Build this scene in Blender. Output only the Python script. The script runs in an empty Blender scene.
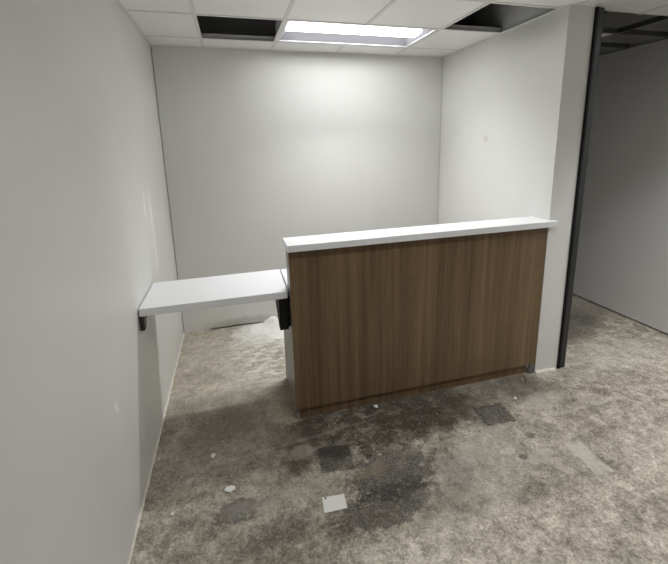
import bpy, bmesh, math, random
from mathutils import Vector, Matrix
random.seed(7)
S = bpy.context.scene
COL = S.collection

# ---------------------------------------------------------------- dimensions
H = 2.413           # ceiling height
W = 2.522           # alcove width
L = 1.453           # depth of the alcove's right-hand wall
T = 0.19            # thickness of that wall
XC = 3.98           # far wall of the passage
YF = -7.0           # wall behind the viewer
YB = 3.0            # end of the passage
DECK = 3.05
XD = 0.794          # left side of the desk
YD = -1.4505        # front of the desk

# ---------------------------------------------------------------- helpers
def lin(r, g, b):
    def f(c):
        c /= 255.0
        return c / 12.92 if c <= 0.04045 else ((c + 0.055) / 1.055) ** 2.4
    return (f(r), f(g), f(b), 1.0)

def obj(name, bm, mat, parent=None, smooth=False, bevel=0.0, seg=2):
    me = bpy.data.meshes.new(name)
    bmesh.ops.recalc_face_normals(bm, faces=bm.faces[:])
    bm.to_mesh(me); bm.free()
    if mat is not None:
        me.materials.append(mat)
    if smooth:
        for p in me.polygons: p.use_smooth = True
    o = bpy.data.objects.new(name, me)
    COL.objects.link(o)
    if parent is not None: o.parent = parent
    if bevel:
        md = o.modifiers.new('bevel', 'BEVEL'); md.width = bevel; md.segments = seg
        md.limit_method = 'ANGLE'
    return o

def tag(o, label, cat, group=None, kind=None):
    o['label'] = label; o['category'] = cat
    if group: o['group'] = group
    if kind: o['kind'] = kind
    return o

def thing(name, label, cat, loc=(0, 0, 0), group=None):
    o = bpy.data.objects.new(name, None); COL.objects.link(o)
    o.location = loc; o.empty_display_size = 0.1
    return tag(o, label, cat, group)

def struct(name, bm, mat, bevel=0.0):
    o = obj(name, bm, mat, bevel=bevel); o['kind'] = 'structure'; return o

def box(bm, x0, x1, y0, y1, z0, z1):
    v = [bm.verts.new(p) for p in ((x0,y0,z0),(x1,y0,z0),(x1,y1,z0),(x0,y1,z0),
                                   (x0,y0,z1),(x1,y0,z1),(x1,y1,z1),(x0,y1,z1))]
    for f in ((0,3,2,1),(4,5,6,7),(0,1,5,4),(1,2,6,5),(2,3,7,6),(3,0,4,7)):
        bm.faces.new([v[i] for i in f])
    return v

def B(x0, x1, y0, y1, z0, z1):
    bm = bmesh.new(); box(bm, x0, x1, y0, y1, z0, z1); return bm

def prism(pts, axis, a, b):
    """extrude a closed outline along an axis ('x','y','z')"""
    bm = bmesh.new()
    def P(p, t):
        return {'x': (t, p[0], p[1]), 'y': (p[0], t, p[1]), 'z': (p[0], p[1], t)}[axis]
    A = [bm.verts.new(P(p, a)) for p in pts]; Bv = [bm.verts.new(P(p, b)) for p in pts]
    n = len(pts)
    bm.faces.new(A); bm.faces.new(Bv[::-1])
    for i in range(n):
        bm.faces.new((A[i], A[(i+1) % n], Bv[(i+1) % n], Bv[i]))
    return bm

# ---------------------------------------------------------------- node helper
class N:
    def __init__(s, name, rough=0.6, spec=0.5, metal=0.0):
        s.m = bpy.data.materials.new(name); s.m.use_nodes = True
        s.t = s.m.node_tree; s.b = s.t.nodes['Principled BSDF']
        s.b.inputs['Roughness'].default_value = rough
        s.b.inputs['Specular IOR Level'].default_value = spec
        s.b.inputs['Metallic'].default_value = metal
        s._co = None
    def new(s, k): return s.t.nodes.new(k)
    def set(s, sock, v):
        if isinstance(v, bpy.types.NodeSocket): s.t.links.new(v, sock)
        else: sock.default_value = v
    def co(s):
        if s._co is None: s._co = s.new('ShaderNodeTexCoord').outputs['Object']
        return s._co
    def mapping(s, loc=(0,0,0), rot=(0,0,0), scale=(1,1,1), kind='POINT', vec=None):
        n = s.new('ShaderNodeMapping'); n.vector_type = kind
        n.inputs['Location'].default_value = loc; n.inputs['Rotation'].default_value = rot
        n.inputs['Scale'].default_value = scale
        s.t.links.new(vec or s.co(), n.inputs['Vector']); return n.outputs[0]
    def noise(s, scale, detail=4, rough=0.55, dist=0.0, vec=None):
        n = s.new('ShaderNodeTexNoise'); n.inputs['Scale'].default_value = scale
        n.inputs['Detail'].default_value = detail; n.inputs['Roughness'].default_value = rough
        n.inputs['Distortion'].default_value = dist
        s.t.links.new(vec or s.co(), n.inputs['Vector']); return n.outputs['Fac']
    def math(s, op, a, b=0.0, clamp=False):
        n = s.new('ShaderNodeMath'); n.operation = op; n.use_clamp = clamp
        s.set(n.inputs[0], a); s.set(n.inputs[1], b); return n.outputs[0]
    def rng(s, v, a, b, c=0.0, d=1.0):
        n = s.new('ShaderNodeMapRange'); n.interpolation_type = 'SMOOTHSTEP'
        s.set(n.inputs['Value'], v)
        for k, x in (('From Min', a), ('From Max', b), ('To Min', c), ('To Max', d)):
            n.inputs[k].default_value = x
        return n.outputs[0]
    def mix(s, f, a, b, mode='MIX'):
        n = s.new('ShaderNodeMix'); n.data_type = 'RGBA'; n.blend_type = mode
        s.set(n.inputs[0], f); s.set(n.inputs[6], a); s.set(n.inputs[7], b); return n.outputs[2]
    def ramp(s, v, stops):
        n = s.new('ShaderNodeValToRGB'); s.set(n.inputs[0], v)
        e = n.color_ramp.elements
        while len(e) < len(stops): e.new(0.5)
        for el, (p, c) in zip(e, stops): el.position = p; el.color = c
        return n.outputs[0]
    def blob(s, x, y, z, rx, ry, rz, rot=(0,0,0), soft=0.4, rag=0.0, ragscale=12, square=False):
        """1 inside an ellipsoid (or a box) round a point, ragged edge"""
        v = s.mapping((x, y, z), rot, (rx, ry, rz), 'TEXTURE')
        if square:
            n = s.new('ShaderNodeVectorMath'); n.operation = 'ABSOLUTE'; s.t.links.new(v, n.inputs[0])
            q = s.new('ShaderNodeSeparateXYZ'); s.t.links.new(n.outputs[0], q.inputs[0])
            d = s.math('MAXIMUM', s.math('MAXIMUM', q.outputs[0], q.outputs[1]), q.outputs[2])
        else:
            n = s.new('ShaderNodeVectorMath'); n.operation = 'LENGTH'; s.t.links.new(v, n.inputs[0])
            d = n.outputs['Value']
        if rag:
            d = s.math('ADD', d, s.math('MULTIPLY', s.math('SUBTRACT', s.noise(ragscale, 5, .65), .5), rag))
        return s.rng(d, 1.0 - soft, 1.0 + soft, 1.0, 0.0)
    def bump(s, h, strength=0.2, dist=0.01):
        n = s.new('ShaderNodeBump'); n.inputs['Strength'].default_value = strength
        n.inputs['Distance'].default_value = dist
        s.set(n.inputs['Height'], h); s.t.links.new(n.outputs[0], s.b.inputs['Normal'])
    def color(s, c): s.set(s.b.inputs['Base Color'], c); return s

def plain(name, c, rough=0.6, spec=0.5, metal=0.0, var=0.06, scale=14):
    n = N(name, rough, spec, metal)
    f = n.noise(scale, 3)
    d = tuple(max(0, x * (1 - var)) for x in c[:3]) + (1,)
    e = tuple(min(1, x * (1 + var)) for x in c[:3]) + (1,)
    n.color(n.ramp(f, [(0.3, d), (0.7, e)]))
    return n.m

def emitter(name, c, strength):
    n = N(name)
    n.b.inputs['Base Color'].default_value = (.8, .8, .8, 1)
    n.b.inputs['Emission Color'].default_value = c
    n.b.inputs['Emission Strength'].default_value = strength
    return n.m

# ---------------------------------------------------------------- materials
WALL = lin(227, 226.5, 223)
def wall_mat(name, marks=(), extra=None):
    n = N(name, 0.42, 0.35)
    c = n.mix(n.rng(n.noise(2.2, 3), .35, .7), WALL, lin(224, 223.5, 220))
    for (args, kw, colr, amt) in marks:
        c = n.mix(n.math('MULTIPLY', n.blob(*args, **kw), amt), c, colr)
    if extra: c = extra(n, c)
    n.color(c)
    n.bump(n.math('ADD', n.noise(160, 2), n.math('MULTIPLY', n.noise(5, 2), 1.5)), .06, .004)
    return n.m

PALE = lin(254, 253, 250)
m_wall_left = wall_mat('painted_wall_left', [
    ((0, -.762, 1.215, .2, .022, .16), dict(rot=(.05, 0, 0), soft=.55, rag=.8, ragscale=22), PALE, .95),
    ((0, -.77, 0.96, .2, .016, .13), dict(rot=(-.04, 0, 0), soft=.5, rag=.8, ragscale=22), PALE, .95),
    ((0, -.93, 1.29, .2, .016, .09), dict(soft=.55, rag=.8, ragscale=22), PALE, .8),
    ((0, -.80, 1.02, .2, .07, .16), dict(soft=.6, rag=.8, ragscale=16), PALE, .15),
    ((0, -1.93, .61, .2, .015, .03), dict(rot=(.5, 0, 0), soft=.4, rag=.9, ragscale=30), PALE, .7),
    ((0, -1.62, .30, .2, .05, .10), dict(soft=.6, rag=.9, ragscale=16), PALE, .2),
])
def gap(n, c):
    q = n.new('ShaderNodeSeparateXYZ'); n.t.links.new(n.co(), q.inputs[0])
    h = n.math('MULTIPLY', n.noise(3.2, 4, .6), .052)
    h = n.math('SUBTRACT', h, .012)
    f = n.rng(n.math('SUBTRACT', q.outputs[2], h), -.004, .004, 1, 0)
    band = n.math('MULTIPLY', n.rng(q.outputs[0], .16, .3), n.rng(q.outputs[0], .86, .95, 1, 0))
    c = n.mix(n.math('MULTIPLY', f, band), c, lin(48, 45, 42))
    s = n.blob(.55, 0, .03, .3, .3, .05, soft=.6, rag=.9, ragscale=14)
    return n.mix(n.math('MULTIPLY', s, .45), c, lin(140, 136, 128))
m_wall_back = wall_mat('painted_wall_back', [], gap)
m_wall_right = wall_mat('painted_wall_right', [
    ((W, -.72, 1.66, .3, .03, .03), dict(soft=.5, rag=.9, ragscale=25), lin(190, 182, 160), .35),
])
m_wall_hall = wall_mat('painted_wall_grey')
m_wall_grey = N('painted_wall_passage', 0.5, 0.3)
m_wall_grey.color(m_wall_grey.mix(m_wall_grey.noise(3, 3), lin(228, 228, 227), lin(232, 232, 231)))
m_wall_grey = m_wall_grey.m

def floor_mat():
    n = N('worn_concrete', 0.6, 0.4)
    n1 = n.noise(1.3, 6, .66, .4)
    n2 = n.noise(9, 8, .74, .5)
    n3 = n.noise(85, 6, .82)
    streak = n.noise(1.0, 6, .7, 0, n.mapping((0,0,0), (0,0,1.2), (7, 28, 7)))
    v = n.math('ADD', n.math('MULTIPLY', n1, .30), n.math('MULTIPLY', n2, .40))
    v = n.math('ADD', v, n.math('MULTIPLY', n3, .48))
    v = n.math('ADD', v, n.math('MULTIPLY', n.noise(26, 6, .75, .8, n.mapping((4.1, .7, 0))), .34))
    v = n.math('ADD', v, n.math('MULTIPLY', streak, .09))
    c = n.ramp(v, [(.640, lin(76, 69, 60)), (.750, lin(138, 130, 116)), (.828, lin(180, 172, 157)), (.94, lin(230, 223, 210))])
    # the floor inside the alcove is paler and yellower
    f = n.blob(.38, -.62, 0, .44, .62, 1, soft=.25, rag=.25, ragscale=6, square=True)
    c = n.mix(n.math('MULTIPLY', f, .35), c, lin(186, 178, 160))
    # dark brown soiled strip deepened with painted desk shade along its front, old flooring edge at y = -1.8
    d = n.blob(1.95, -1.50, 0, .62, .20, 1, rot=(0,0,.05), soft=.3, rag=.7, ragscale=8, square=True)
    c = n.mix(n.math('MULTIPLY', d, .55), c, lin(78, 72, 62))
    d = n.blob(1.28, -1.50, 0, .62, .29, 1, rot=(0,0,.04), soft=.2, rag=.8, ragscale=8, square=True)
    d = n.math('MULTIPLY', d, n.rng(n2, .66, .42, .6, 1.0))
    c = n.mix(n.math('MULTIPLY', d, .9), c, n.mix(n.rng(n3, .35, .68), lin(44, 40, 31), lin(92, 86, 73)))
    d = n.blob(.40, -1.42, 0, .40, .36, 1, soft=.3, rag=.5, ragscale=7, square=True)  # stain plus the counter leaf's floor shadow, painted in
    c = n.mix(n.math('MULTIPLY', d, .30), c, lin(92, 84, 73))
    # worn pale corner at the desk foot
    d = n.blob(.72, -1.30, 0, .10, .17, 1, rot=(0,0,.25), soft=.2, rag=2.4, ragscale=26)
    c = n.mix(n.math('MULTIPLY', d, .6), c, n.mix(n.rng(n3, .4, .62), lin(150, 130, 106), lin(214, 202, 184)))
    # black adhesive patches and other marks, then painted shade on the passage floor
    def patch(x, y, rx, ry, rot, amt, col, sq=True, rag=.45, soft=.14, rs=13):
        nonlocal c
        k = n.blob(x, y, 0, rx, ry, 1, rot=(0,0,rot), soft=soft, rag=rag, ragscale=rs, square=sq)
        k = n.math('MULTIPLY', k, n.math('MULTIPLY', n.rng(n2, .36, .56, .6, 1.0), n.rng(n3, .42, .66, 1.0, .6)))
        c = n.mix(n.math('MULTIPLY', k, amt), c, col)
    BLK = lin(52, 52, 52)
    patch(.945, -1.80, .085, .085, -.1, .9, BLK, True, .5, .07, 22)
    patch(1.965, -1.745, .10, .085, -.05, .9, BLK, True, .6, .07, 22)
    patch(1.20, -1.97, .24, .15, .2, .85, BLK, False, 2.2, .22, 20)
    patch(1.10, -2.14, .26, .10, .1, .8, BLK, False, 2.2, .22, 20)
    patch(.43, -1.97, .10, .065, .1, .8, BLK, False, 1.8, .2, 26)
    patch(.62, -2.12, .14, .06, .1, .5, BLK, False, 2.0, .25, 22)
    patch(1.50, -2.05, .09, .12, .5, .4, BLK, False, 1.3, .4, 10)
    patch(1.12, -1.80, .04, .045, .4, .8, lin(62, 46, 32), False, 1.6, .2, 30)
    patch(1.10, -1.93, .10, .035, .2, .5, lin(160, 144, 122), False, 1.7, .2, 26)
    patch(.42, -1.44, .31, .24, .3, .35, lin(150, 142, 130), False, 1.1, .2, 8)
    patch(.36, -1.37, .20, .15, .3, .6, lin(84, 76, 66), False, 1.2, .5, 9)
    patch(2.30, -1.52, .22, .08, -.1, .4, lin(80, 76, 70), False, .9, .4, 9)
    patch(3.35, -.93, .42, .20, .35, .85, lin(74, 70, 63), False, .9, .4, 6)  # wall's shadow on the passage floor, painted dark
    patch(3.75, -.75, .3, .16, .5, .6, lin(84, 80, 72), False, .9, .4, 6)  # same painted shadow, farther into the passage
    # pale scuffs in the foreground, then the passage's painted pool of light
    PL = lin(196, 190, 180)
    patch(2.222, -2.175, .05, .105, -.05, .95, lin(206, 200, 188), True, .9, .12, 20)
    patch(1.98, -2.10, .10, .04, .2, .7, PL, False, 1.6, .25, 22)
    patch(1.72, -2.30, .03, .02, .2, .7, lin(70, 64, 56), False, 1.6, .25, 30)
    patch(1.90, -2.08, .025, .02, .2, .8, lin(66, 60, 52), False, 1.6, .25, 30)
    patch(2.05, -1.96, .03, .02, .2, .7, lin(66, 60, 52), False, 1.6, .25, 30)
    patch(2.36, -1.72, .16, .07, .1, .5, PL, False, 1.8, .3, 16)
    patch(1.72, -1.95, .26, .07, .15, .6, PL, False, 1.6, .35, 14)
    patch(1.55, -2.15, .3, .16, .5, .3, PL, False, 1.2, .5, 8)
    patch(2.1, -1.86, .8, .012, .02, .4, PL, True, 1.8, .4, 22)
    patch(.62, -1.95, .28, .05, .08, .35, PL, False, 1.2, .5, 9)
    patch(.75, -1.62, .5, .010, .1, .18, PL, True, 1.6, .5, 22)
    patch(.78, -1.70, .07, .05, .3, .5, PL, False, 1.9, .25, 26)
    patch(3.3, -1.45, .55, .16, .1, .4, PL, False, 1.1, .5, 8)  # lit stretch of passage floor, painted pale
    # white plaster dust behind the desk
    k = n.blob(.72, -.17, 0, .28, .22, 1, soft=.35, rag=2.2, ragscale=14)
    c = n.mix(n.math('MULTIPLY', k, .85), c, lin(232, 230, 225))
    k = n.blob(.70, -.52, 0, .30, .46, 1, soft=.5, rag=.8, ragscale=8)
    flakes = n.noise(1, 6, .72, .6, n.mapping((0,0,0), (0,0,.35), (11, 30, 11)))
    k = n.math('MULTIPLY', k, n.rng(flakes, .46, .56))
    c = n.mix(n.math('MULTIPLY', k, .9), c, lin(222, 219, 210))
    # fine white specks and dark pits
    sp = n.rng(n.noise(40, 4, .75), .60, .68)
    sp = n.math('MULTIPLY', sp, n.rng(n.noise(3.4, 4), .40, .62))
    c = n.mix(n.math('MULTIPLY', sp, .75), c, lin(215, 211, 203))
    pit = n.rng(n.noise(46, 4, .75, 0, n.mapping((5.3, 2.1, 0))), .59, .67)
    pit = n.math('MULTIPLY', pit, n.rng(n.noise(2.6, 4, .6, 0, n.mapping((1.3, 7.7, 0))), .38, .60))
    c = n.mix(n.math('MULTIPLY', pit, .6), c, lin(62, 57, 50))
    gr = n.rng(n.noise(34, 5, .8, .3, n.mapping((2.7, 8.1, 0))), .56, .68)
    c = n.mix(n.math('MULTIPLY', gr, .38), c, lin(70, 64, 56))
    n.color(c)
    n.set(n.b.inputs['Roughness'], n.rng(n2, .3, .7, .42, .7))
    n.bump(n.math('ADD', n2, n.math('MULTIPLY', n3, .5)), .35, .012)
    return n.m
m_floor = floor_mat()

def wood_mat():
    n = N('brown_wood_laminate', 0.42, 0.4)
    fine = n.noise(1, 4, .65, 0, n.mapping((0,0,0), (0,0,0), (150, 1, 1.6)))
    mid = n.noise(1, 4, .6, 0, n.mapping((3,0,0), (0,0,0), (26, 1, .5)))
    wide = n.noise(1, 2, .5, 0, n.mapping((9,0,0), (0,0,0), (5.5, 1, .15)))
    pores = n.noise(1, 2, .6, 0, n.mapping((1,0,4), (0,0,0), (420, 1, 9)))
    v = n.math('ADD', n.math('MULTIPLY', fine, .36), n.math('MULTIPLY', mid, .42))
    v = n.math('ADD', v, n.math('MULTIPLY', wide, .28))
    c = n.ramp(v, [(.38, lin(88, 69, 48)), (.50, lin(114, 93, 67)), (.60, lin(130, 108, 80)), (.70, lin(145, 122, 93))])
    c = n.mix(n.math('MULTIPLY', n.rng(pores, .56, .7), .45), c, lin(72, 54, 38))
    n.color(c); n.bump(fine, .05, .002)
    return n.m
m_wood = wood_mat()
m_white = plain('white_solid_surface', lin(240, 241, 242), .32, .5, var=.015, scale=60)
m_edge = plain('pale_grey_laminate', lin(132, 130, 124), .4, .5, var=.04)
m_black = plain('black_steel', lin(13, 13, 14), .55, .3, var=.1)
m_gasket = plain('black_rubber', lin(9, 9, 9), .7, .3, var=.1)
m_post = plain('dark_anodised_metal', lin(40, 41, 42), .4, .5, var=.08)
m_brown = plain('dark_brown_steel', lin(52, 38, 32), .5, .5, var=.15)
m_tile = plain('vinyl_faced_tile', lin(243, 242.5, 239), .34, .8, var=.03, scale=120)
m_grid = plain('white_painted_steel', lin(226, 225, 221), .5, .4, var=.01)
m_shadegrid = plain('shaded_grid_steel', lin(96, 95, 93), .55, .4)  # passage shade put into the grid's colour
m_deck = plain('shaded_deck', lin(32, 30, 28), .9, .2, var=.2, scale=6)  # dark of the unlit plenum put into the deck colour
m_pipe = plain('dull_galvanised', lin(92, 86, 82), .5, .5, var=.1)
m_reflect = plain('white_enamel', lin(226, 226, 228), .45, .5, var=.01)
m_louvre = plain('satin_grey_reflector', lin(168, 168, 176), .35, .6, var=.02)
m_plaster = plain('white_plaster', lin(238, 236, 230), .9, .2, var=.05, scale=30)
m_caulk = plain('pale_plaster_residue', lin(226, 220, 206), .9, .2, var=.1, scale=25)
m_paper = plain('off_white_paper', lin(250, 250, 246), .7, .2, var=.02, scale=20)
m_ink = plain('dark_grey_ink', lin(70, 70, 68), .7, .2)
m_zinc = plain('galvanised_steel', lin(120, 120, 118), .35, .5, .6, var=.2, scale=30)
m_twig = plain('pale_wire_sheath', lin(190, 184, 170), .6, .3)
m_splinter = plain('dark_splinter', lin(58, 50, 42), .7, .3)
m_lens = emitter('lit_diffuser', (.985, .99, 1.0, 1), 12.2)
m_lens_room = emitter('lit_diffuser_room', (.985, .99, 1.0, 1), 2)

# ---------------------------------------------------------------- the room
bm = bmesh.new(); box(bm, -.15, XC + .15, YF - .15, YB + .15, -.1, 0)
struct('floor', bm, m_floor)
struct('wall_left', B(-.12, 0, YF, .12, 0, DECK), m_wall_left)
struct('wall_back', B(.005, W - .003, 0, .12, 0, DECK), m_wall_back)
struct('wall_right', B(W, W + T, -L, YB, 0, DECK), m_wall_right)
struct('wall_passage', B(XC, XC + .12, YF, YB, .014, DECK), m_wall_grey)
struct('wall_front', B(-.12, XC + .12, YF - .12, YF, 0, DECK), m_wall_hall)
struct('wall_end', B(W + T, XC, YB, YB + .12, 0, DECK), m_wall_grey)

# suspended ceiling: lines of the grid
GX = [0.0, .385, .925, 1.475, 2.025, 2.575, 3.125, 3.675, XC]
GYA = [0.0, -.29, -.84, -1.39]
GY = GYA + [-1.94 - .55 * k for k in range(10)]
GY = [g for g in GY if g > YF] + [YF]
TB = .012
tiles = bmesh.new(); bars = bmesh.new()
def tile(x0, x1, y0, y1):
    box(tiles, x0 + TB, x1 - TB, y0 + TB, y1 - TB, H + .002, H + .016)
def bar_x(x0, x1, y):
    box(bars, x0, x1, y - TB, y + TB, H - .001, H + .002); box(bars, x0, x1, y - .002, y + .002, H + .002, H + .036)
def bar_y(x, y0, y1):
    box(bars, x - TB, x + TB, y0, y1, H - .0012, H + .0018); box(bars, x - .002, x + .002, y0, y1, H + .002, H + .036)
troffers = [(3, 1), (1, 6), (5, 6), (3, 10)]          # (column, row): two modules wide from GX[col-?]
trof_cells = set()
ALC = (2, 1)                                           # alcove light: columns 2,3 / row 1
LIGHTS = [(2, 1), (2, 5), (6, 4), (2, 9), (6, 9)]  # third entry is unseen, added to brighten the passage
for (cx, ry) in LIGHTS:
    trof_cells |= {(cx, ry), (cx + 1, ry)}
OPEN = {(1, 1), (4, 2)}
for i in range(len(GX) - 1):
    for j in range(len(GY) - 1):
        x0, x1, y1, y0 = GX[i], GX[i + 1], GY[j], GY[j + 1]
        if j < 3:
            if x0 >= 2.5: continue                     # the passage has its own grid
            if i == 4: x1 = W                          # cut against the right wall
        if (i, j) in trof_cells or (i, j) in OPEN: continue
        tile(x0, x1, y0, y1)
for i, x in enumerate(GX[1:-1], 1):
    top = -.002 if x < W else -1.39
    if i == 3:
        bar_y(x, YF, -.84); bar_y(x, -.29, top); continue
    bar_y(x, YF, top)
for j, y in enumerate(GY[1:-1], 1):
    bar_x(0.002, W - .002 if y > -1.4 else XC - .002, y)
# edge angle round the alcove
box(bars, .001, W - .001, -.02, -.0005, H - .002, H + .001)
box(bars, .0005, .02, YF, -.02, H - .002, H + .001)
box(bars, W - .02, W - .0005, -L + .02, -.02, H - .002, H + .001)
struct('trim_1', bars, m_grid); bars = bmesh.new()
# the passage: grid coloured darker for the shade there, most tiles out
PX = [W + T, 2.87, 3.42, XC]; PYL = [2.3, 1.75, 1.2, .65, .1, -.64, -1.0, -1.39]
for y in PYL[:-1]: bar_x(W + T + .002, XC - .002, y)
for x in PX[1:-1]: bar_y(x, -1.39, YB)
box(bars, XC - .022, XC - .0005, -1.39, YB, H - .002, H + .001)
tile(2.712, 2.87, -1.0, -.64); tile(2.87, 3.42, -1.0, -.64)
for k in range(3):
    for a, b in zip(PX[:-1], PX[1:]): tile(a, b, PYL[k + 1], PYL[k])
struct('ceiling', tiles, m_tile)
struct('trim_4', bars, m_shadegrid)
struct('ceiling.001', B(-.12, XC + .12, YF - .12, YB + .12, DECK, DECK + .1), m_deck)

# pale plaster residue along the foot of the left wall and of the wall end
def ragged_strip(p, q, n, w, h, mat, name, out):
    bm = bmesh.new(); p = Vector(p); q = Vector(q); out = Vector(out)
    rows = []
    for i in range(n + 1):
        c = p.lerp(q, i / n); ww = w * random.uniform(.8, 1.12); hh = h * random.uniform(.75, 1.2)
        rows.append([bm.verts.new(c + v) for v in (Vector((0,0,.0004)), out * ww + Vector((0,0,.0004)), out * ww * .7 + Vector((0,0,hh*.7)), Vector((0,0,hh)))])
    for a, b in zip(rows[:-1], rows[1:]):
        for k in range(4): bm.faces.new((a[k], b[k], b[(k+1) % 4], a[(k+1) % 4]))
    bm.faces.new(rows[0]); bm.faces.new(rows[-1][::-1])
    return struct(name, bm, mat)
ragged_strip((.0005, -3.6, 0), (.0005, -.01, 0), 160, .009, .006, m_caulk, 'trim_2', (1, 0, 0))
ragged_strip((W + .004, -L - .0005, 0), (W + T - .02, -L - .0005, 0), 24, .016, .016, m_caulk, 'trim_3', (0, -1, 0))

# black metal jamb fixed to the end of the right-hand wall
jx = W + T + .004
jamb = thing('metal_jamb', 'tall black metal door jamb standing against the end of the grey wall', 'door jamb', (jx + .03, -L, 0))
def rel(bm, o):
    bmesh.ops.translate(bm, verts=bm.verts[:], vec=-Vector(o.location)); return bm
obj('gasket', rel(B(jx - .003, jx + .016, -L - .012, -L + .10, .004, H - .003), jamb), m_gasket, jamb, bevel=.002)
obj('post', rel(B(jx + .016, jx + .066, -L - .004, -L + .11, .0, H - .003), jamb), m_post, jamb, bevel=.003)

# ---------------------------------------------------------------- lay-in lights
def make_light(label, x0, x1, y0, y1, lens, group, watts, spread):
    t = thing('ceiling_light', label, 'ceiling light', ((x0 + x1) / 2, (y0 + y1) / 2, H), group)
    hx = (x1 - x0) / 2 - .008; hy = (y1 - y0) / 2 - .008
    bm = bmesh.new()                                    # flat rim
    for a in ((-hx, hx, -hy, -hy + .02), (-hx, hx, hy - .02, hy), (-hx, -hx + .02, -hy + .02, hy - .02), (hx - .02, hx, -hy + .02, hy - .02)):
        box(bm, a[0], a[1], a[2], a[3], .002, .008)
    obj('rim', bm, m_reflect, t)
    bm = bmesh.new()                                    # housing, open below
    for a in ((-hx, hx, -hy, -hy + .004, .008, .12), (-hx, hx, hy - .004, hy, .008, .12), (-hx, -hx + .004, -hy, hy, .008, .12), (hx - .004, hx, -hy, hy, .008, .12), (-hx, hx, -hy, hy, .12, .124)):
        box(bm, *a)
    obj('housing', bm, m_reflect, t)
    bw = .14                                            # half width of the lit basket
    for s in (-1, 1):                                   # curved long reflectors
        bm = bmesh.new(); rows = []
        for k in range(9):
            u = k / 8; y = s * (hy - .02 - u * (hy - .02 - bw)); z = .008 + .044 * math.sin(u * math.pi / 2)
            rows.append([bm.verts.new((x, y, z)) for x in (-hx + .006, hx - .006)])
        for a, b in zip(rows[:-1], rows[1:]): bm.faces.new((a[0], a[1], b[1], b[0]))
        obj('reflector', bm, m_louvre, t, smooth=True)
    for s in (-1, 1):                                   # end caps
        bm = bmesh.new()
        pts = [(s * (hx - .02), y, .008) for y in (-hy + .02, hy - .02)] + [(s * (hx - .07), y, .052) for y in (bw, -bw)]
        bm.faces.new([bm.verts.new(p) for p in pts]); obj('end_cap', bm, m_louvre, t)
    bm = bmesh.new(); rows = []                         # lit basket, bowed down
    for k in range(9):
        u = -1 + k / 4; rows.append([bm.verts.new((x, u * bw, .054 - .034 * (1 - u * u))) for x in (-hx + .05, hx - .05)])
    for a, b in zip(rows[:-1], rows[1:]): bm.faces.new((a[0], a[1], b[1], b[0]))
    obj('diffuser', bm, lens, t, smooth=True)
    ld = bpy.data.lights.new('lamp', 'AREA'); ld.shape = 'RECTANGLE'; ld.size = 2 * hx - .14; ld.size_y = .09 if lens is m_lens else .2
    ld.energy = watts; ld.color = (.985, .99, 1.0); ld.spread = math.radians(spread)
    lo_ = bpy.data.objects.new('lamp', ld); COL.objects.link(lo_); lo_.parent = t; lo_.location = (0, 0, .014)
    if lens is m_lens: lo_.rotation_euler.x = math.radians(-13)     # aimed a little away from the back wall
    return t
for n_, (cx, ry) in enumerate(LIGHTS):
    lab = ['lit white recessed ceiling light above the alcove behind the desk',
           'lit recessed ceiling light over the open floor beside the left wall',
           'unseen recessed ceiling light added to brighten the passage',
           'lit recessed ceiling light at the far end by the left wall',
           'lit recessed ceiling light at the far end by the passage wall'][n_]
    make_light(lab, GX[cx], GX[cx + 2], GY[ry + 1], GY[ry], m_lens if n_ == 0 else m_lens_room, 'recessed ceiling lights', (13.8, 10, 16, 1, 1)[n_], (110, 140, 104, 150, 150)[n_])

# pipe in the dark space above the missing tile
bm = bmesh.new()
bmesh.ops.create_cone(bm, cap_ends=True, segments=20, radius1=.022, radius2=.022, depth=W - .02,
                      matrix=Matrix.Translation((W / 2, -.47, H + .16)) @ Matrix.Rotation(math.pi / 2, 4, 'Y'))
tag(obj('conduit', bm, m_pipe, smooth=True), 'dark conduit running above the missing ceiling tile', 'pipe')

# ---------------------------------------------------------------- reception desk
desk = thing('reception_desk', 'tall reception desk with brown wood front and white counter top', 'reception desk', ((XD + W) / 2, YD + .2, 0))
E_ = .002
obj('front_panel', rel(B(XD, W - E_, YD, YD + .019, .074, 1.0735), desk), m_wood, desk, bevel=.001)
obj('toe_kick', rel(B(XD + .001, 2.462, YD + .020, YD + .038, 0.0005, .088), desk), m_wood, desk)
obj('side_panel', rel(prism([(YD + .0195, .001), (-.975, .001), (-.975, .779), (-1.335, .779), (-1.335, 1.0735), (YD + .0195, 1.0735)], 'x', XD, XD + .02), desk), m_edge, desk, bevel=.001)
obj('inner_panel', rel(B(XD + .021, W - E_, -1.355, -1.336, .826, 1.0735), desk), m_edge, desk)
obj('worktop', rel(B(XD + .001, W - E_, -1.334, -.985, .781, .824), desk), m_white, desk, bevel=.002)
# counter top, notched round the corner of the wall, a touch out of level
top = [(XD - .012, -1.50), (W + .033, -1.50), (W + .033, -L - .003), (W - .002, -L - .003), (W - .002, -1.30), (XD - .012, -1.30)]
tb = prism(top, 'z', 1.0745, 1.1135)
for v in tb.verts: v.co.z += .009 * (v.co.x - XD) / (W - XD)
obj('counter_top', rel(tb, desk), m_white, desk, bevel=.003)
sh = obj('metal_shim', rel(prism([(2.474, .0005), (2.519, .0005), (2.519, .086), (2.486, .086), (2.480, .05), (2.468, .03)], 'y', YD + .004, YD + .016), desk), m_zinc, desk)
sh['label'] = 'scuffed galvanised metal shim'

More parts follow.
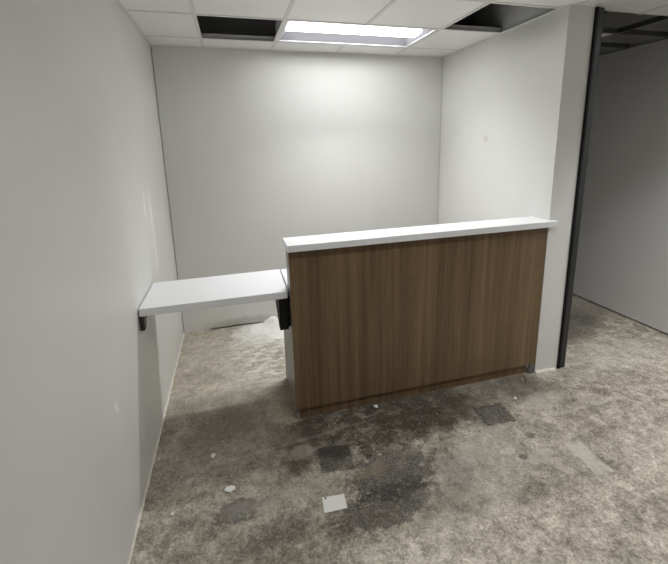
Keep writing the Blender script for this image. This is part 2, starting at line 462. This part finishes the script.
# ---------------------------------------------------------------- wall-hung counter leaf
leaf = thing('counter_flap', 'white low counter leaf bridging the left wall and the reception desk', 'counter', (.40, -1.2, .781))
def slab():
    return prism([(.006, -1.422), (.783, -1.412), (.789, -.978), (.006, -.996)], 'z', .781, .824)
obj('leaf_top', rel(slab(), leaf), m_white, leaf, bevel=.003)
wb = prism([(-1.418, .700), (-1.385, .700), (-1.36, .745), (-1.04, .760), (-1.04, .780), (-1.418, .780)], 'x', .0006, .024)
b1 = obj('wall_bracket', rel(wb, leaf), m_brown, leaf, bevel=.001); b1['label'] = 'dark brown wall bracket'
bb = prism([(-1.405, .585), (-1.36, .585), (-1.33, .60), (-1.10, .745), (-1.03, .765), (-1.03, .780), (-1.405, .780)], 'x', .730, .782)
b2 = obj('support_bracket', rel(bb, leaf), m_black, leaf, bevel=.003); b2['label'] = 'black steel support bracket'
obj('mounting_plate', rel(B(.7825, XD - .0005, -1.40, -1.02, .60, .778), leaf), m_black, leaf)

# ---------------------------------------------------------------- things lying on the floor
# sheet of card
sheet = thing('paper_sheet', 'small white rectangle of card lying alone on the bare concrete', 'paper', (.87, -2.062, 0))
cs = [Vector((.821, -2.016, 0)), Vector((.927, -2.025, 0)), Vector((.921, -2.106, 0)), Vector((.813, -2.102, 0))]
def on_sheet(u, v, z):
    p = cs[0].lerp(cs[1], u).lerp(cs[3].lerp(cs[2], u), v)
    return Vector((p.x, p.y, z)) - Vector(sheet.location)
bm = bmesh.new(); nu, nv = 12, 10; lay = []
def curl(u, v): return .0012 + .006 * max(0, abs(u - .5) * 2 - .6) ** 2 * 4 * .5 + .005 * max(0, v - .7) ** 2 * 8
for dz in (0, .0011):
    lay.append([[bm.verts.new(on_sheet(i / nu, j / nv, curl(i / nu, j / nv) + dz)) for i in range(nu + 1)] for j in range(nv + 1)])
for g in lay:
    for j in range(nv):
        for i in range(nu): bm.faces.new((g[j][i], g[j][i+1], g[j+1][i+1], g[j+1][i]))
rim = [(0, i) for i in range(nu)] + [(j, nu) for j in range(nv)] + [(nv, nu - i) for i in range(nu)] + [(nv - j, 0) for j in range(nv)]
for k in range(len(rim)):
    a, b = rim[k], rim[(k + 1) % len(rim)]
    bm.faces.new((lay[0][a[0]][a[1]], lay[0][b[0]][b[1]], lay[1][b[0]][b[1]], lay[1][a[0]][a[1]]))
obj('card', bm, m_paper, sheet)
bm = bmesh.new()
q = [(.10, .02), (.18, .02), (.19, .13), (.12, .15)]
lo = [bm.verts.new(on_sheet(u, v, curl(u, v) + .0013)) for u, v in q]; hi = [bm.verts.new(on_sheet(u, v, curl(u, v) + .0017)) for u, v in q]
bm.faces.new(lo[::-1]); bm.faces.new(hi)
for k in range(4): bm.faces.new((lo[k], lo[(k+1) % 4], hi[(k+1) % 4], hi[k]))
mk = obj('printed_mark', bm, m_ink, sheet); mk['label'] = 'dark printed mark at the corner'

def chunk(r, flat=.6, sub=2):
    bm = bmesh.new(); bmesh.ops.create_icosphere(bm, subdivisions=sub, radius=r)
    for v in bm.verts:
        v.co *= random.uniform(.7, 1.25); v.co.z *= flat
    zmin = min(v.co.z for v in bm.verts)
    for v in bm.verts: v.co.z -= zmin
    return bm

# heap of white plaster dust between the back wall and the desk
bm = bmesh.new(); n = 40; grid = []
from mathutils import noise as mn
def heap(x, y):
    h = 0
    for (a, b, r, k) in ((.79, -.075, .11, .075), (.70, -.11, .13, .022), (.84, -.26, .12, .018), (1.10, -.16, .2, .08), (.62, -.13, .09, .014), (.93, -.08, .12, .06)):
        d = ((x - a) ** 2 + (y - b) ** 2) ** .5 / r
        if d < 1: h = max(h, k * (1 - d * d) ** 1.2)
    if h > 0: h *= 1 + .55 * mn.noise((x * 26, y * 26, 2.0)) + .3 * mn.noise((x * 70, y * 70, 5.0))
    return max(h, 0)
for j in range(n + 1):
    grid.append([])
    for i in range(n + 1):
        x = .58 + .72 * i / n; y = -.42 + .415 * j / n
        grid[-1].append(bm.verts.new((x, y, heap(x, y) - .0015)))
for j in range(n):
    for i in range(n):
        f = (grid[j][i], grid[j][i+1], grid[j+1][i+1], grid[j+1][i])
        if max(v.co.z for v in f) > -.001: bm.faces.new(f)
for v in [v for v in bm.verts if not v.link_faces]: bm.verts.remove(v)
o = obj('plaster_dust', bm, m_plaster, smooth=True)
tag(o, 'heap of white plaster dust on the floor against the back wall', 'plaster dust', kind='stuff')

# crumpled scrap
bm = chunk(.019, .38, 3)
for v in bm.verts: v.co.x *= 1.2; v.co += Vector((0, 0, 0))
o = obj('paper_scrap', bm, m_paper); o.location = (.398, -1.845, 0)
tag(o, 'crumpled white paper scrap on the concrete left of the card', 'paper scrap')

# plaster chips
proto = None
spots = [(.36, -.62, .012), (.515, -.56, .012), (.55, -.74, .014), (.30, -.50, .010), (.66, -.92, .012), (.74, -.86, .013), (.60, -.98, .010),
         (.70, -.50, .016), (.62, -.42, .014), (.50, -.30, .012), (.44, -.84, .008), (.72, -.70, .013)]
for k, (x, y, r) in enumerate(spots):
    if proto is None:
        proto = obj('plaster_chip', chunk(1.0, .6), m_plaster); o = proto
    else:
        o = proto.copy(); COL.objects.link(o)
    o.location = (x, y, 0); o.rotation_euler = (0, 0, k * 1.3); r *= .7; o.scale = (r, r * random.uniform(.6, 1), r * .7)
    tag(o, 'small white plaster chip on the alcove floor below the counter leaf', 'plaster chip', 'plaster chips on the alcove floor')
for k, (x, y, r, lab) in enumerate([
        (2.187, -1.661, .014, 'white plaster crumb on the floor near the right foot of the desk'),
        (1.295, -1.47, .017, 'white plaster crumb lying close against the desk plinth'),
        (.315, -1.60, .017, 'white plaster crumb in the shade under the counter leaf'),
        (.145, -1.905, .010, 'tiny white plaster crumb by the foot of the left wall')]):
    o = proto.copy(); COL.objects.link(o)
    o.location = (x, y, 0); o.rotation_euler = (0, 0, k * 2.1 + .4); o.scale = (r, r * .7, r * .7)
    tag(o, lab, 'plaster crumb')

def rod(name, p, q, r, mat, label, cat):
    p = Vector(p); q = Vector(q); d = q - p
    bm = bmesh.new()
    bmesh.ops.create_cone(bm, cap_ends=True, segments=8, radius1=r, radius2=r * .8, depth=d.length,
                          matrix=Matrix.Translation((p + q) / 2) @ d.to_track_quat('Z', 'Y').to_matrix().to_4x4())
    return tag(obj(name, bm, mat, smooth=True), label, cat)
rod('wire_offcut', (.115, -1.765, .003), (.185, -1.665, .003), .003, m_twig, 'longer pale wire offcut on the floor near the left wall', 'wire')
rod('wire_offcut', (.035, -1.735, .004), (.085, -1.715, .004), .004, m_twig, 'shorter pale wire offcut closest to the left wall', 'wire')
rod('wood_splinter', (2.425, -1.462, .003), (2.385, -1.53, .003), .003, m_splinter, 'thin dark splinter on the floor below the right end of the desk', 'splinter')

# ---------------------------------------------------------------- world, camera, look
w = bpy.data.worlds.new('world'); S.world = w; w.use_nodes = True
w.node_tree.nodes['Background'].inputs[0].default_value = (.02, .02, .02, 1)
w.node_tree.nodes['Background'].inputs[1].default_value = .3

cam = bpy.data.cameras.new('camera'); co = bpy.data.objects.new('camera', cam); COL.objects.link(co)
FPX = 393.015
r_ = Vector((0.963225, -0.267873, -0.021018)); u_ = Vector((0.077489, 0.202033, 0.976308)); f_ = Vector((0.25728, 0.942033, -0.215361))
co.matrix_world = Matrix.Translation((0.5256, -3.5426, 1.6364)) @ Matrix((r_, u_, -f_)).transposed().to_4x4()
cam.sensor_width = 36.0; cam.sensor_fit = 'HORIZONTAL'
cam.lens = FPX / 668 * 36
cam.shift_x = (334 - 340.946) / 668; cam.shift_y = (231.385 - 282) / 668
cam.clip_start = .02; cam.clip_end = 60
S.camera = co
S.view_settings.view_transform = 'Standard'; S.view_settings.look = 'None'
S.view_settings.gamma = 1; S.view_settings.use_curve_mapping = False
S.view_settings.exposure = 0.0
